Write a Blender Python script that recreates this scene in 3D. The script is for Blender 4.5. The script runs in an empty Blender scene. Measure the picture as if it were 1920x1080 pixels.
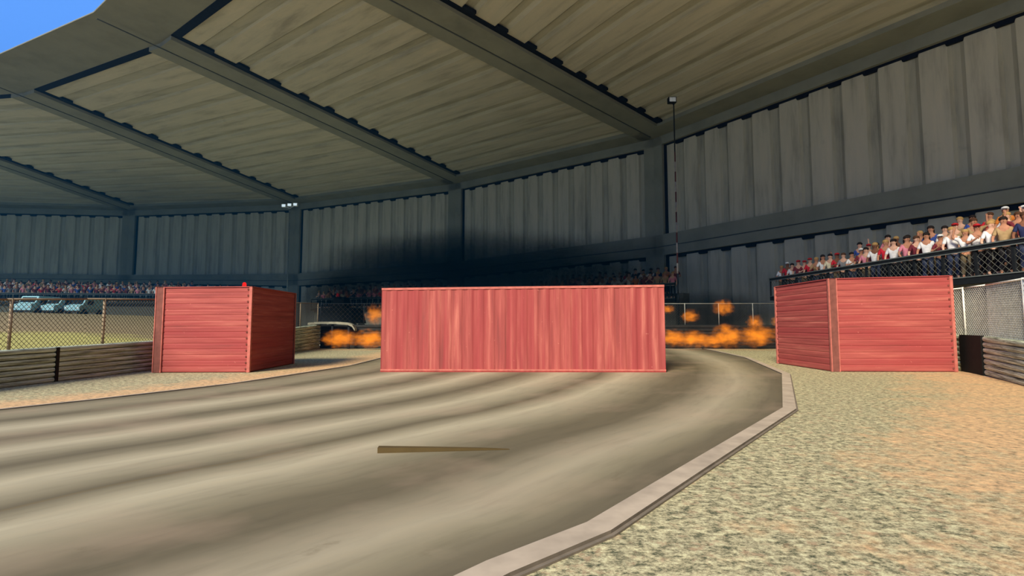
import bpy, bmesh, math, random
from mathutils import Vector, Matrix
random.seed(7)
SC = bpy.context.scene
COL = SC.collection

# ------------------------------------------------------------------ camera, sky, sun, exposure
FPX = 960.0
EYE = 1.49
PITCH = math.atan(69 / 960)
cam_d = bpy.data.cameras.new('camera'); cam = bpy.data.objects.new('camera', cam_d); COL.objects.link(cam)
cam_d.sensor_width = 36; cam_d.lens = 36 * FPX / 1920; cam_d.clip_end = 1000; cam_d.clip_start = .05
cam.location = (0, 0, EYE); cam.rotation_euler = (math.pi / 2 + PITCH, 0, 0)
SC.camera = cam

world = bpy.data.worlds.new('sky'); SC.world = world; world.use_nodes = True
bg = world.node_tree.nodes['Background']
bg.inputs[0].default_value = (.128, .365, 1.0, 1); bg.inputs[1].default_value = .87

sun_d = bpy.data.lights.new('sun', 'SUN'); sun = bpy.data.objects.new('sun', sun_d); COL.objects.link(sun)
sun_d.energy = 5.3; sun_d.color = (1, .925, .76); sun_d.angle = math.radians(18)
SUN_AZ = Vector((-.46, -.888)).normalized(); SUN_EL = math.radians(34)
sd = Vector((SUN_AZ.x * math.cos(SUN_EL), SUN_AZ.y * math.cos(SUN_EL), math.sin(SUN_EL)))
sun.rotation_euler = sd.to_track_quat('Z', 'Y').to_euler(); sun.location = (-60, -60, 90)

vs = SC.view_settings
vs.view_transform = 'Standard'; vs.look = 'None'; vs.gamma = 1; vs.use_curve_mapping = False
vs.exposure = 0.32
SC.cycles.max_bounces = 6; SC.cycles.diffuse_bounces = 4; SC.cycles.transparent_max_bounces = 24
SC.cycles.volume_bounces = 0

# ------------------------------------------------------------------ measuring helpers
def at_z(u, v, z=0.0):
    dy = FPX * math.cos(PITCH) - (540 - v) * math.sin(PITCH)
    dz = FPX * math.sin(PITCH) + (540 - v) * math.cos(PITCH)
    t = (z - EYE) / dz
    return Vector(((u - 960) * t, dy * t, z))
def z_at(v, Y):
    dy = FPX * math.cos(PITCH) - (540 - v) * math.sin(PITCH)
    dz = FPX * math.sin(PITCH) + (540 - v) * math.cos(PITCH)
    return EYE + dz / dy * Y
def x_at(u, v, Y):
    dy = FPX * math.cos(PITCH) - (540 - v) * math.sin(PITCH)
    return (u - 960) / dy * Y

# ------------------------------------------------------------------ materials
def srgb(r, g, b):
    f = lambda c: (c / 255 / 12.92) if c <= 10 else ((c / 255 + .055) / 1.055) ** 2.4
    return (f(r), f(g), f(b), 1)
class NT:
    def __init__(s, name):
        s.m = bpy.data.materials.new(name); s.m.use_nodes = True; s.t = s.m.node_tree; s.t.nodes.clear()
    def n(s, typ, **kw):
        nd = s.t.nodes.new(typ)
        for k, v in kw.items():
            if k[0] == '_': nd.inputs[k[1:].replace('_', ' ')].default_value = v
            else: setattr(nd, k, v)
        return nd
    def l(s, a, b): s.t.links.new(a, b)
    def ramp(s, fac, stops, interp='LINEAR'):
        r = s.n('ShaderNodeValToRGB'); cr = r.color_ramp; cr.interpolation = interp
        while len(cr.elements) < len(stops): cr.elements.new(.5)
        for e, (p, c) in zip(cr.elements, stops): e.position = p; e.color = c
        s.l(fac, r.inputs[0]); return r.outputs[0]
    def coord(s, kind='Object', scale=(1, 1, 1), rot=(0, 0, 0)):
        if kind == 'World': c = s.n('ShaderNodeNewGeometry').outputs['Position']
        elif kind == 'UV': c = s.n('ShaderNodeTexCoord').outputs['UV']
        else: c = s.n('ShaderNodeTexCoord').outputs[kind]
        mp = s.n('ShaderNodeMapping'); mp.inputs['Scale'].default_value = scale; mp.inputs['Rotation'].default_value = rot
        s.l(c, mp.inputs[0]); return mp.outputs[0]
    def noise(s, vec, scale=1, detail=3, rough=.55):
        nd = s.n('ShaderNodeTexNoise'); nd.inputs['Scale'].default_value = scale
        nd.inputs['Detail'].default_value = detail; nd.inputs['Roughness'].default_value = rough
        s.l(vec, nd.inputs['Vector']); return nd.outputs[0]
    def mix(s, fac, a, b, mode='MIX'):
        nd = s.n('ShaderNodeMix', data_type='RGBA', blend_type=mode)
        for i, val in ((0, fac), (6, a), (7, b)):
            if hasattr(val, 'is_output'): s.l(val, nd.inputs[i])
            else: nd.inputs[i].default_value = val
        return nd.outputs[2]
    def math(s, op, a, b=None, clamp=False):
        nd = s.n('ShaderNodeMath', operation=op, use_clamp=clamp)
        for i, val in ((0, a), (1, b)):
            if val is None: continue
            if hasattr(val, 'is_output'): s.l(val, nd.inputs[i])
            else: nd.inputs[i].default_value = val
        return nd.outputs[0]
    def out(s, col, rough=.85, metal=0, bump=None, bstr=.3, bdist=.02, spec=.2):
        b = s.n('ShaderNodeBsdfPrincipled')
        b.inputs['Roughness'].default_value = rough; b.inputs['Metallic'].default_value = metal
        b.inputs['Specular IOR Level'].default_value = spec
        if hasattr(col, 'is_output'): s.l(col, b.inputs['Base Color'])
        else: b.inputs['Base Color'].default_value = col
        if bump is not None:
            bp = s.n('ShaderNodeBump'); bp.inputs['Strength'].default_value = bstr; bp.inputs['Distance'].default_value = bdist
            s.l(bump, bp.inputs['Height']); s.l(bp.outputs[0], b.inputs['Normal'])
        o = s.n('ShaderNodeOutputMaterial'); s.l(b.outputs[0], o.inputs[0]); return s.m
def plain(name, rgb, rough=.8, metal=0, var=.12, scale=6):
    n = NT(name); f = n.noise(n.coord('Object'), scale, 3)
    c = srgb(*rgb); d = tuple(x * (1 - var * 2) for x in c[:3]) + (1,); e = tuple(min(1, x * (1 + var)) for x in c[:3]) + (1,)
    return n.out(n.ramp(f, [(.3, d), (.7, e)]), rough, metal)

# road: dark worn lanes run with the track (UV.y is the distance across, UV.x metres along)
def m_road():
    n = NT('worn tarmac'); uv = n.n('ShaderNodeTexCoord').outputs['UV']
    sp = n.n('ShaderNodeSeparateXYZ'); n.l(uv, sp.inputs[0])
    wob = n.noise(n.coord('UV', (.25, 2, 1)), 1, 2)
    v = n.math('ADD', sp.outputs[1], n.math('MULTIPLY', n.math('SUBTRACT', wob, .5), .035))
    D = srgb(99, 89, 67); M = srgb(132, 121, 94); Lt = srgb(172, 159, 128); X = srgb(108, 92, 62)
    base = n.ramp(v, [(0, srgb(92, 82, 62)), (.035, srgb(104, 94, 72)), (.065, M), (.10, srgb(158, 145, 117)), (.135, srgb(138, 126, 100)), (.175, D), (.215, srgb(102, 92, 69)), (.26, M), (.32, Lt),
                      (.355, M), (.375, D), (.40, M), (.46, Lt), (.50, M), (.535, D), (.57, M), (.62, Lt), (.66, M), (.70, D), (.735, M), (.79, Lt), (.84, M), (.87, D), (.91, M), (.96, M), (1, D)])
    line = n.math('SUBTRACT', 1, n.math('MULTIPLY', n.math('ABSOLUTE', n.math('SUBTRACT', v, .372)), 260, True), True)
    brk = n.ramp(n.noise(n.coord('UV', (.5, 12, 1)), 1, 3), [(.4, (0, 0, 0, 1)), (.6, (1, 1, 1, 1))])
    c = n.mix(n.math('MULTIPLY', n.math('MULTIPLY', line, brk), .7), base, X)
    st = n.noise(n.coord('UV', (.9, 60, 1)), 1, 5, .6)
    c = n.mix(.35, c, n.ramp(st, [(.3, (.62, .6, .58, 1)), (.5, (1, 1, 1, 1)), (.7, (1.15, 1.1, 1.05, 1))]), 'MULTIPLY')
    pt = n.noise(n.coord('UV', (.35, 5, 1)), 1.3, 4, .6)
    c = n.mix(n.ramp(pt, [(.5, (0, 0, 0, 1)), (.72, (.3, .3, .3, 1))]), c, srgb(178, 150, 122))
    sk = n.noise(n.coord('UV', (1.2, 22, 1)), 1.3, 5, .65)
    c = n.mix(n.ramp(sk, [(.64, (0, 0, 0, 1)), (.72, (.3, .3, .3, 1))]), c, srgb(98, 84, 60))
    return n.out(c, .9, bump=st, bstr=.15)
# gravel verge: UV.x = metres from the road edge
def m_gravel():
    n = NT('gravel and sand'); w = n.coord('World')
    g1 = n.noise(n.coord('World', (1, 1.25, 1)), 11, 6, .85)
    g2 = n.noise(n.coord('World', (1.2, 1, 1)), 3.2, 4, .7)
    grav = n.ramp(g1, [(.37, srgb(66, 72, 52)), (.445, srgb(126, 120, 90)), (.51, srgb(174, 161, 123)), (.62, srgb(216, 208, 160))])
    grav = n.mix(.5, grav, n.ramp(g2, [(.35, (.72, .72, .72, 1)), (.6, (1.1, 1.08, 1.03, 1))]), 'MULTIPLY')
    g3 = n.noise(w, 10, 5, .7)
    sand = n.ramp(g3, [(.34, srgb(128, 108, 78)), (.45, srgb(190, 152, 110)), (.66, srgb(236, 188, 132))])
    uv = n.n('ShaderNodeSeparateXYZ'); n.l(n.n('ShaderNodeTexCoord').outputs['UV'], uv.inputs[0])
    big = n.noise(w, .8, 5, .7)
    f = n.math('ADD', uv.outputs[1], n.math('MULTIPLY', n.math('SUBTRACT', big, .5), 1.7))
    f = n.math('ADD', f, n.math('MULTIPLY', n.math('SUBTRACT', g2, .5), 1.6))
    f = n.ramp(f, [(.35, (0, 0, 0, 1)), (1.0, (.88, .88, .88, 1))])
    pk = n.ramp(n.noise(w, 6, 4, .7), [(.55, (0, 0, 0, 1)), (.66, (.6, .6, .6, 1))])
    grav = n.mix(pk, grav, srgb(176, 142, 108))
    c = n.mix(f, grav, sand)
    return n.out(c, .95, bump=g1, bstr=.5, bdist=.02)
def m_ground():
    n = NT('packed earth'); f = n.noise(n.coord('World'), 1.2, 5, .65)
    return n.out(n.ramp(f, [(.3, srgb(210, 200, 174)), (.7, srgb(236, 226, 200))]), .95)  # floor made extra pale to bounce light up to roof and walls
def m_field():
    n = NT('dry infield grass'); w = n.coord('World'); f = n.noise(w, 5, 6, .7)
    dry = n.ramp(f, [(.3, srgb(118, 102, 72)), (.7, srgb(158, 138, 100))])
    grass = n.ramp(f, [(.3, srgb(146, 138, 74)), (.7, srgb(190, 180, 106))])
    uv = n.n('ShaderNodeSeparateXYZ'); n.l(n.n('ShaderNodeTexCoord').outputs['UV'], uv.inputs[0])
    b = n.math('ADD', uv.outputs[1], n.math('MULTIPLY', n.math('SUBTRACT', n.noise(w, .35, 4), .5), .3))
    return n.out(n.mix(n.ramp(b, [(.42, (0, 0, 0, 1)), (.52, (1, 1, 1, 1))]), dry, grass), .95)
def m_container(name, axis):
    # streaks follow the corrugation; patches of faded and fresh red paint
    n = NT(name)
    sc = {'v': (5.5, 5.5, .35), 'h': (.35, .35, 5.5)}[axis]
    f = n.noise(n.coord('Object', sc), 1.0, 5, .6)
    c = n.ramp(f, [(.28, srgb(130, 64, 58)), (.42, srgb(150, 70, 64)), (.55, srgb(164, 82, 73)), (.70, srgb(186, 108, 92))])
    p = n.noise(n.coord('Object', tuple(x * .32 for x in sc)), 1.6, 2)
    c = n.mix(n.ramp(p, [(.45, (0, 0, 0, 1)), (.55, (.6, .6, .6, 1))]), c, srgb(146, 56, 56))
    s = n.noise(n.coord('Object', tuple(x * 1.7 for x in sc)), 2.2, 6, .7)
    c = n.mix(n.ramp(s, [(.60, (0, 0, 0, 1)), (.74, (.55, .55, .55, 1))]), c, srgb(128, 62, 54))
    d = n.noise(n.coord('Object'), 13, 2)
    c = n.mix(n.ramp(d, [(.72, (0, 0, 0, 1)), (.8, (.6, .6, .6, 1))]), c, srgb(204, 128, 110))
    return n.out(c, .75, bump=f, bstr=.25)
def m_steel(name, dark, mid, light, stretch=(1.2, .15)):
    n = NT(name)                                  # UV in metres: x across the sheet, y along the ribs
    f = n.noise(n.coord('UV', (stretch[0], stretch[1], 1)), 1, 5, .65)
    c = n.ramp(f, [(.3, srgb(*dark)), (.5, srgb(*mid)), (.72, srgb(*light))])
    g = n.noise(n.coord('UV', (.5, .5, 1)), 1.4, 6, .75)
    c = n.mix(n.ramp(g, [(.58, (0, 0, 0, 1)), (.72, (.5, .5, .5, 1))]), c, srgb(*dark))
    return n.out(c, .85)
def m_planks():
    n = NT('weathered timber'); f = n.noise(n.coord('UV', (.7, 26, 1)), 1, 6, .75)
    c = n.ramp(f, [(.34, srgb(36, 38, 28)), (.42, srgb(128, 132, 108)), (.53, srgb(192, 198, 168)), (.66, srgb(236, 244, 216))])
    g = n.noise(n.coord('UV', (.4, 5, 1)), 1.2, 6, .8)
    c = n.mix(n.ramp(g, [(.55, (0, 0, 0, 1)), (.70, (.7, .7, .7, 1))]), c, srgb(66, 62, 52))
    return n.out(c, .9, bump=f, bstr=.3)

M = dict(
    road=m_road(), gravel=m_gravel(), ground=m_ground(), field=m_field(),
    red_v=m_container('red container paint upright', 'v'), red_h=m_container('red container paint lengthwise', 'h'),
    red_rail=plain('faded red rail', (186, 104, 90)), red_post=plain('brown red corner post', (122, 72, 62)), red_dark=plain('dark red base rail', (150, 60, 54)),
    rivet=plain('dark rivet', (116, 60, 50)),
    sheet=m_steel('grey brown roof sheet', (178, 166, 142), (210, 198, 170), (222, 206, 176)),
    groove=m_steel('groove shade roof sheet', (160, 152, 132), (192, 182, 156), (206, 194, 166)),  # darker copy of the sheet, paints shade into the grooves; also backs the panels
    beam=m_steel('dark grey steel beam', (134, 130, 112), (150, 146, 126), (162, 156, 134), (.25, .25)),
    gap_shade=plain('blue black seal', (22, 30, 42)),  # dark colour standing for the shadow gap at panel edges; brackets share it
    crease=plain('beam seam', (88, 90, 86)),
    planks=m_planks(), plank_post=plain('black stained timber', (30, 27, 22)),
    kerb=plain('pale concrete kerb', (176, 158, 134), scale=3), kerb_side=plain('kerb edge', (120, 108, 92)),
    wire_dark=plain('darkened fence wire', (74, 64, 48), .6), wire=plain('galvanised fence wire', (190, 186, 170), .5),  # dark wire has a backlit look painted into its colour
    post_brown=plain('weathered fence post', (150, 130, 104), .6), wire_far=plain('dull fence wire', (96, 96, 88)), post_far=plain('dull pale fence post', (176, 172, 158)), post_white=plain('bright fence post', (236, 232, 216), .6),  # far wire and posts are a duller grey
    black=plain('black painted steel', (26, 29, 32), .6), greysteel=plain('grey painted steel', (104, 108, 104), .6),
    concrete=plain('stand concrete', (96, 92, 82)), charred=plain('charred timber', (44, 42, 38)), burnt=plain('charred metal', (16, 17, 18)),
    wood=plain('brown plank wood', (84, 68, 38), var=.05), dullwhite=plain('dull white paint', (150, 140, 132)), dullred=plain('dull red paint', (90, 48, 44)), white=plain('white paint', (232, 232, 226)), redp=plain('red paint', (205, 30, 30)),
    rail_pale=plain('pale beam', (150, 144, 122)),
    van=plain('pale blue van paint', (160, 200, 208), .5), glass=plain('dark window glass', (26, 36, 44), .2), tyre=plain('black tyre', (22, 22, 22)),
    lampglass=plain('lamp lens', (235, 238, 235), .3),
)
def emis(name, rgb, st):
    n = NT(name); e = n.n('ShaderNodeEmission'); e.inputs[0].default_value = srgb(*rgb); e.inputs[1].default_value = st
    o = n.n('ShaderNodeOutputMaterial'); n.l(e.outputs[0], o.inputs[0]); return n.m
M['beacon'] = emis('red beacon glow', (235, 40, 40), .9)
M['floodlight'] = emis('floodlight lens glow', (225, 235, 240), 1.0)

# ------------------------------------------------------------------ mesh helpers
def link(name, me, mats, parent=None):
    o = bpy.data.objects.new(name, me); COL.objects.link(o)
    if not isinstance(mats, (list, tuple)): mats = [mats]
    if not me.materials:
        for m in mats: me.materials.append(m)
    if parent is not None: o.parent = parent
    return o
def finish(name, bm, mats, parent=None, smooth=False):
    me = bpy.data.meshes.new(name); bm.normal_update(); bm.to_mesh(me); bm.free()
    if smooth:
        for p in me.polygons: p.use_smooth = True
    return link(name, me, mats, parent)
def tag(o, label, cat, group=None, kind=None):
    if label: o['label'] = label
    if cat: o['category'] = cat
    if group: o['group'] = group
    if kind: o['kind'] = kind
    return o
def struct(o): o['kind'] = 'structure'; return o
def empty(name, loc=(0, 0, 0), rz=0):
    o = bpy.data.objects.new(name, None); COL.objects.link(o); o.location = loc; o.rotation_euler = (0, 0, rz); o.empty_display_size = .3; return o
def quad(bm, pts, mi=0, uv=None):
    vs_ = [bm.verts.new(p) for p in pts]; f = bm.faces.new(vs_); f.material_index = mi
    if uv is not None:
        ly = bm.loops.layers.uv.verify()
        for l, t in zip(f.loops, uv): l[ly].uv = t
    return f
def box(bm, lo, hi, mi=0, mat=None):
    x0, y0, z0 = lo; x1, y1, z1 = hi
    P = [Vector(p) for p in ((x0, y0, z0), (x1, y0, z0), (x1, y1, z0), (x0, y1, z0), (x0, y0, z1), (x1, y0, z1), (x1, y1, z1), (x0, y1, z1))]
    if mat is not None: P = [mat @ p for p in P]
    V = [bm.verts.new(p) for p in P]
    for idx in ((0, 3, 2, 1), (4, 5, 6, 7), (0, 1, 5, 4), (1, 2, 6, 5), (2, 3, 7, 6), (3, 0, 4, 7)):
        f = bm.faces.new([V[i] for i in idx]); f.material_index = mi
def hull8(bm, P, mi=0, uvs=True):
    V = [bm.verts.new(p) for p in P]; ly = bm.loops.layers.uv.verify()
    for idx in ((0, 3, 2, 1), (4, 5, 6, 7), (0, 1, 5, 4), (1, 2, 6, 5), (2, 3, 7, 6), (3, 0, 4, 7)):
        f = bm.faces.new([V[i] for i in idx]); f.material_index = mi
        a, b = Vector(P[idx[0]]), Vector(P[idx[1]])
        e = (b - a); ln = max(e.length, 1e-6); e /= ln
        for l, i in zip(f.loops, idx):
            d = Vector(P[i]) - a; along = d.dot(e); l[ly].uv = (along, (d - e * along).length)
def tube(bm, a, b, r, seg=8, mi=0, r2=None):
    a = Vector(a); b = Vector(b); d = b - a
    if d.length < 1e-6: return
    q = d.to_track_quat('Z', 'Y').to_matrix(); r2 = r if r2 is None else r2
    A = [bm.verts.new(a + q @ Vector((r * math.cos(t), r * math.sin(t), 0))) for t in [2 * math.pi * i / seg for i in range(seg)]]
    B = [bm.verts.new(b + q @ Vector((r2 * math.cos(t), r2 * math.sin(t), 0))) for t in [2 * math.pi * i / seg for i in range(seg)]]
    for i in range(seg):
        f = bm.faces.new((A[i], A[(i + 1) % seg], B[(i + 1) % seg], B[i])); f.material_index = mi
    bm.faces.new(A[::-1]).material_index = mi; bm.faces.new(B).material_index = mi
def ball(bm, c, r, sc=(1, 1, 1), seg=10, mi=0):
    mt = Matrix.Translation(c) @ Matrix.Diagonal((r * sc[0], r * sc[1], r * sc[2], 1))
    k = bmesh.ops.create_uvsphere(bm, u_segments=seg, v_segments=max(4, seg * 2 // 3), radius=1, matrix=mt)
    fs = set()
    for v in k['verts']:
        for f in v.link_faces: fs.add(f)
    for f in fs: f.material_index = mi

# ------------------------------------------------------------------ road, kerb, verges
R_E = [(-3, 0), (-.06, 3.16), (.65, 3.78), (1.8, 5.22), (4.87, 9.04), (8.2, 15.4), (10.5, 22.9), (11.67, 30), (11.8, 31.6)]
L_E = [(-12.9, 1.4), (-9.7, 7.7), (-8.9, 9.04), (-8.2, 10.3), (-7, 13), (-5.85, 18.5), (-5.8, 25), (-5.8, 31), (-5.8, 31.9)]
def crom(P, t, lin=False):
    i = min(int(t), len(P) - 2); u = t - i
    g = lambda k: P[max(0, min(len(P) - 1, k))]
    a, b, c, d = g(i - 1), g(i), g(i + 1), g(i + 2)
    if lin: return Vector([b[k] + (c[k] - b[k]) * u for k in (0, 1)])
    return Vector([.5 * ((2 * b[k]) + (-a[k] + c[k]) * u + (2 * a[k] - 5 * b[k] + 4 * c[k] - d[k]) * u * u + (-a[k] + 3 * b[k] - 3 * c[k] + d[k]) * u ** 3) for k in (0, 1)])
NS = 10
svals = [i / NS for i in range((len(R_E) - 1) * NS + 1)]
bm = bmesh.new(); uvl = bm.loops.layers.uv.verify(); NV = 24; rows = []; al = 0; prev = None
for s in svals:
    r, l = crom(R_E, s), crom(L_E, s); rl = crom(R_E, s, True)
    mid = (r + l) / 2; al += (mid - prev).length if prev is not None else 0; prev = mid
    row = []
    for j in range(NV + 1):
        v = j / NV; w = max(0, 1 - v / .06)
        p = (r * (1 - w) + rl * w) * (1 - v) + l * v
        row.append((bm.verts.new((p.x, p.y, .012)), (al, v)))
    rows.append(row)
for A, B in zip(rows, rows[1:]):
    for j in range(NV):
        q = (A[j], B[j], B[j + 1], A[j + 1]); f = bm.faces.new([x[0] for x in q])
        for lp, x in zip(f.loops, q): lp[uvl].uv = x[1]
bm.normal_update()
bm.faces.ensure_lookup_table()
if bm.faces[0].normal.z < 0: bmesh.ops.reverse_faces(bm, faces=bm.faces[:])
struct(finish('road_surface', bm, M['road']))

def offset_line(P, d):
    out = []
    for i, p in enumerate(P):
        p = Vector(p); a = Vector(P[max(0, i - 1)]); b = Vector(P[min(len(P) - 1, i + 1)])
        t1 = (p - a).normalized() if i else (b - p).normalized(); t2 = (b - p).normalized() if i < len(P) - 1 else t1
        n1 = Vector((t1.y, -t1.x)); n2 = Vector((t2.y, -t2.x)); n = (n1 + n2).normalized(); out.append(p + n * d / max(.5, n.dot(n1)))
    return out
def strip_solid(bm, A, B, z0, z1, mi=0, mis=0):
    for i in range(len(A) - 1):
        a, b, c, d = A[i], A[i + 1], B[i + 1], B[i]
        quad(bm, [(a.x, a.y, z1), (d.x, d.y, z1), (c.x, c.y, z1), (b.x, b.y, z1)], mi)
        quad(bm, [(a.x, a.y, z0), (a.x, a.y, z1), (b.x, b.y, z1), (b.x, b.y, z0)], mis)
        quad(bm, [(d.x, d.y, z0), (c.x, c.y, z0), (c.x, c.y, z1), (d.x, d.y, z1)], mis)
RV = [Vector(p) for p in R_E]
bm = bmesh.new()
K0, K1 = offset_line(R_E, -.14), offset_line(R_E, .07)
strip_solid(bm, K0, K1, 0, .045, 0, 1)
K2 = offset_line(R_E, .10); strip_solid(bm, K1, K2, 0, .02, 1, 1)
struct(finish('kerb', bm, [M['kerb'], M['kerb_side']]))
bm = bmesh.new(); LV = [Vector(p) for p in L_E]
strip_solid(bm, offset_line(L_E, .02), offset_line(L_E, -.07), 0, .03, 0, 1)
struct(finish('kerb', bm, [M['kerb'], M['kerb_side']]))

# verges: gridded between road edge and barrier foot; UV.y carries how sandy the ground is
def verge(name, edge, wall, sandf):
    bm = bmesh.new(); ul = bm.loops.layers.uv.verify(); n = 14; rows = []
    S = [i / 6 for i in range((len(edge) - 1) * 6 + 1)]
    for s in S:
        e = crom(edge, s, True); w = crom(wall, s, True)
        rows.append([(bm.verts.new((*(e + (w - e) * (j / n)), .004)), (s, sandf(s, j / n, (w - e).length * j / n))) for j in range(n + 1)])
    for A, B in zip(rows, rows[1:]):
        for j in range(n):
            q = (A[j], B[j], B[j + 1], A[j + 1]); f = bm.faces.new([x[0] for x in q])
            for lp, x in zip(f.loops, q): lp[ul].uv = x[1]
    bm.normal_update()
    for f in bm.faces:
        if f.normal.z < 0: f.normal_flip()
    return struct(finish(name, bm, M['gravel']))
WALL_R = [(7, -2), (9, 3), (10, 6), (11, 9), (12.3, 12.1), (14.35, 16.3), (16.6, 24), (17.3, 31.8), (17.3, 32.2)]
verge('verge', R_E, WALL_R, lambda s, t, d: min(1.0, max(-.5, (d - .6 - max(0, s - 3) * .75) / 4.2)))
WALL_L = [(-16, 0), (-12.35, 7), (-12.05, 9.5), (-12.05, 12.19), (-11.95, 14.5), (-11.82, 18), (-11.95, 25), (-12.2, 32), (-12.2, 32.6)]
verge('verge', L_E, WALL_L, lambda s, t, d: 1.6 - min(1.8, d / 1.5))
bm = bmesh.new(); quad(bm, [(-140, -130, -.02), (60, -130, -.02), (60, 110, -.02), (-140, 110, -.02)])
g = struct(finish('floor', bm, M['ground']))

# infield beyond the left barrier: rises away from the track
bm = bmesh.new(); ul = bm.loops.layers.uv.verify()
FL = [(-12.6, -6), (-12.6, 8), (-12.5, 14), (-12.3, 22), (-12.5, 33)]
outd = [0, 2, 6, 12, 20, 28, 36, 50]
zf = [.45, .75, 1.15, 1.7, 2.2, 2.5, 2.6, 2.6]
rows = []
for i in range(17):
    p = crom(FL, i / 16 * 4, True); row = []
    for d, z in zip(outd, zf):
        row.append((bm.verts.new((p.x - d, p.y + d * (.8 if i > 8 else .8 * i / 8), z)), (i / 16, (1 - d / 18) * (1.35 - i / 16 * 1.15))))
    rows.append(row)
for A, B in zip(rows, rows[1:]):
    for j in range(len(outd) - 1):
        q = (A[j], B[j], B[j + 1], A[j + 1]); f = bm.faces.new([x[0] for x in q])
        for lp, x in zip(f.loops, q): lp[ul].uv = x[1]
bm.normal_update()
for f in bm.faces:
    if f.normal.z < 0: f.normal_flip()
struct(finish('infield', bm, M['field']))

# ------------------------------------------------------------------ stadium shell
ZR = 21.49
cor = [at_z(247, 392, ZR), at_z(557, 380, ZR), at_z(857, 341, ZR), at_z(1229, 256, ZR)]
cor = [Vector((c.x, c.y)) for c in cor]
def step(p, head, L): return p + Vector((math.cos(math.radians(head)), -math.sin(math.radians(head)))) * L
c4 = step(cor[-1], 56.7, 31.5); c5 = step(c4, 72, 29); c6 = step(c5, 88, 29); c7 = step(c6, 103, 29); c8 = step(c7, 118, 29); c9 = step(c8, 134, 29)
def back(p, head, L): return p - Vector((math.cos(math.radians(head)), -math.sin(math.radians(head)))) * L
b1 = back(cor[0], -6, 30); b2 = back(b1, -21, 30); b3 = back(b2, -36, 30); b4 = back(b3, -51, 30); b5 = back(b4, -66, 30)
CO = [b5, b4, b3, b2, b1] + cor + [c4, c5, c6, c7, c8, c9]
I0 = 5                                                     # index of the corner at the photo's x=247
ctr = Vector((-62, -28))
zA = {I0: (516), I0 + 1: (514), I0 + 2: (492), I0 + 3: (443)}
zB = {I0: (531), I0 + 1: (536), I0 + 2: (519), I0 + 3: (481)}
def corner_z(i):
    if i in zA: return z_at(zA[i], CO[i].y), z_at(zB[i], CO[i].y)
    if i < I0: return corner_z(I0)
    return 10.9, 8.75
wall_names = {I0 - 1: 'wall_left', I0: 'wall_back_left', I0 + 1: 'wall_back_centre', I0 + 2: 'wall_back', I0 + 3: 'wall_right', I0 + 4: 'wall_right_near'}

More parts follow.
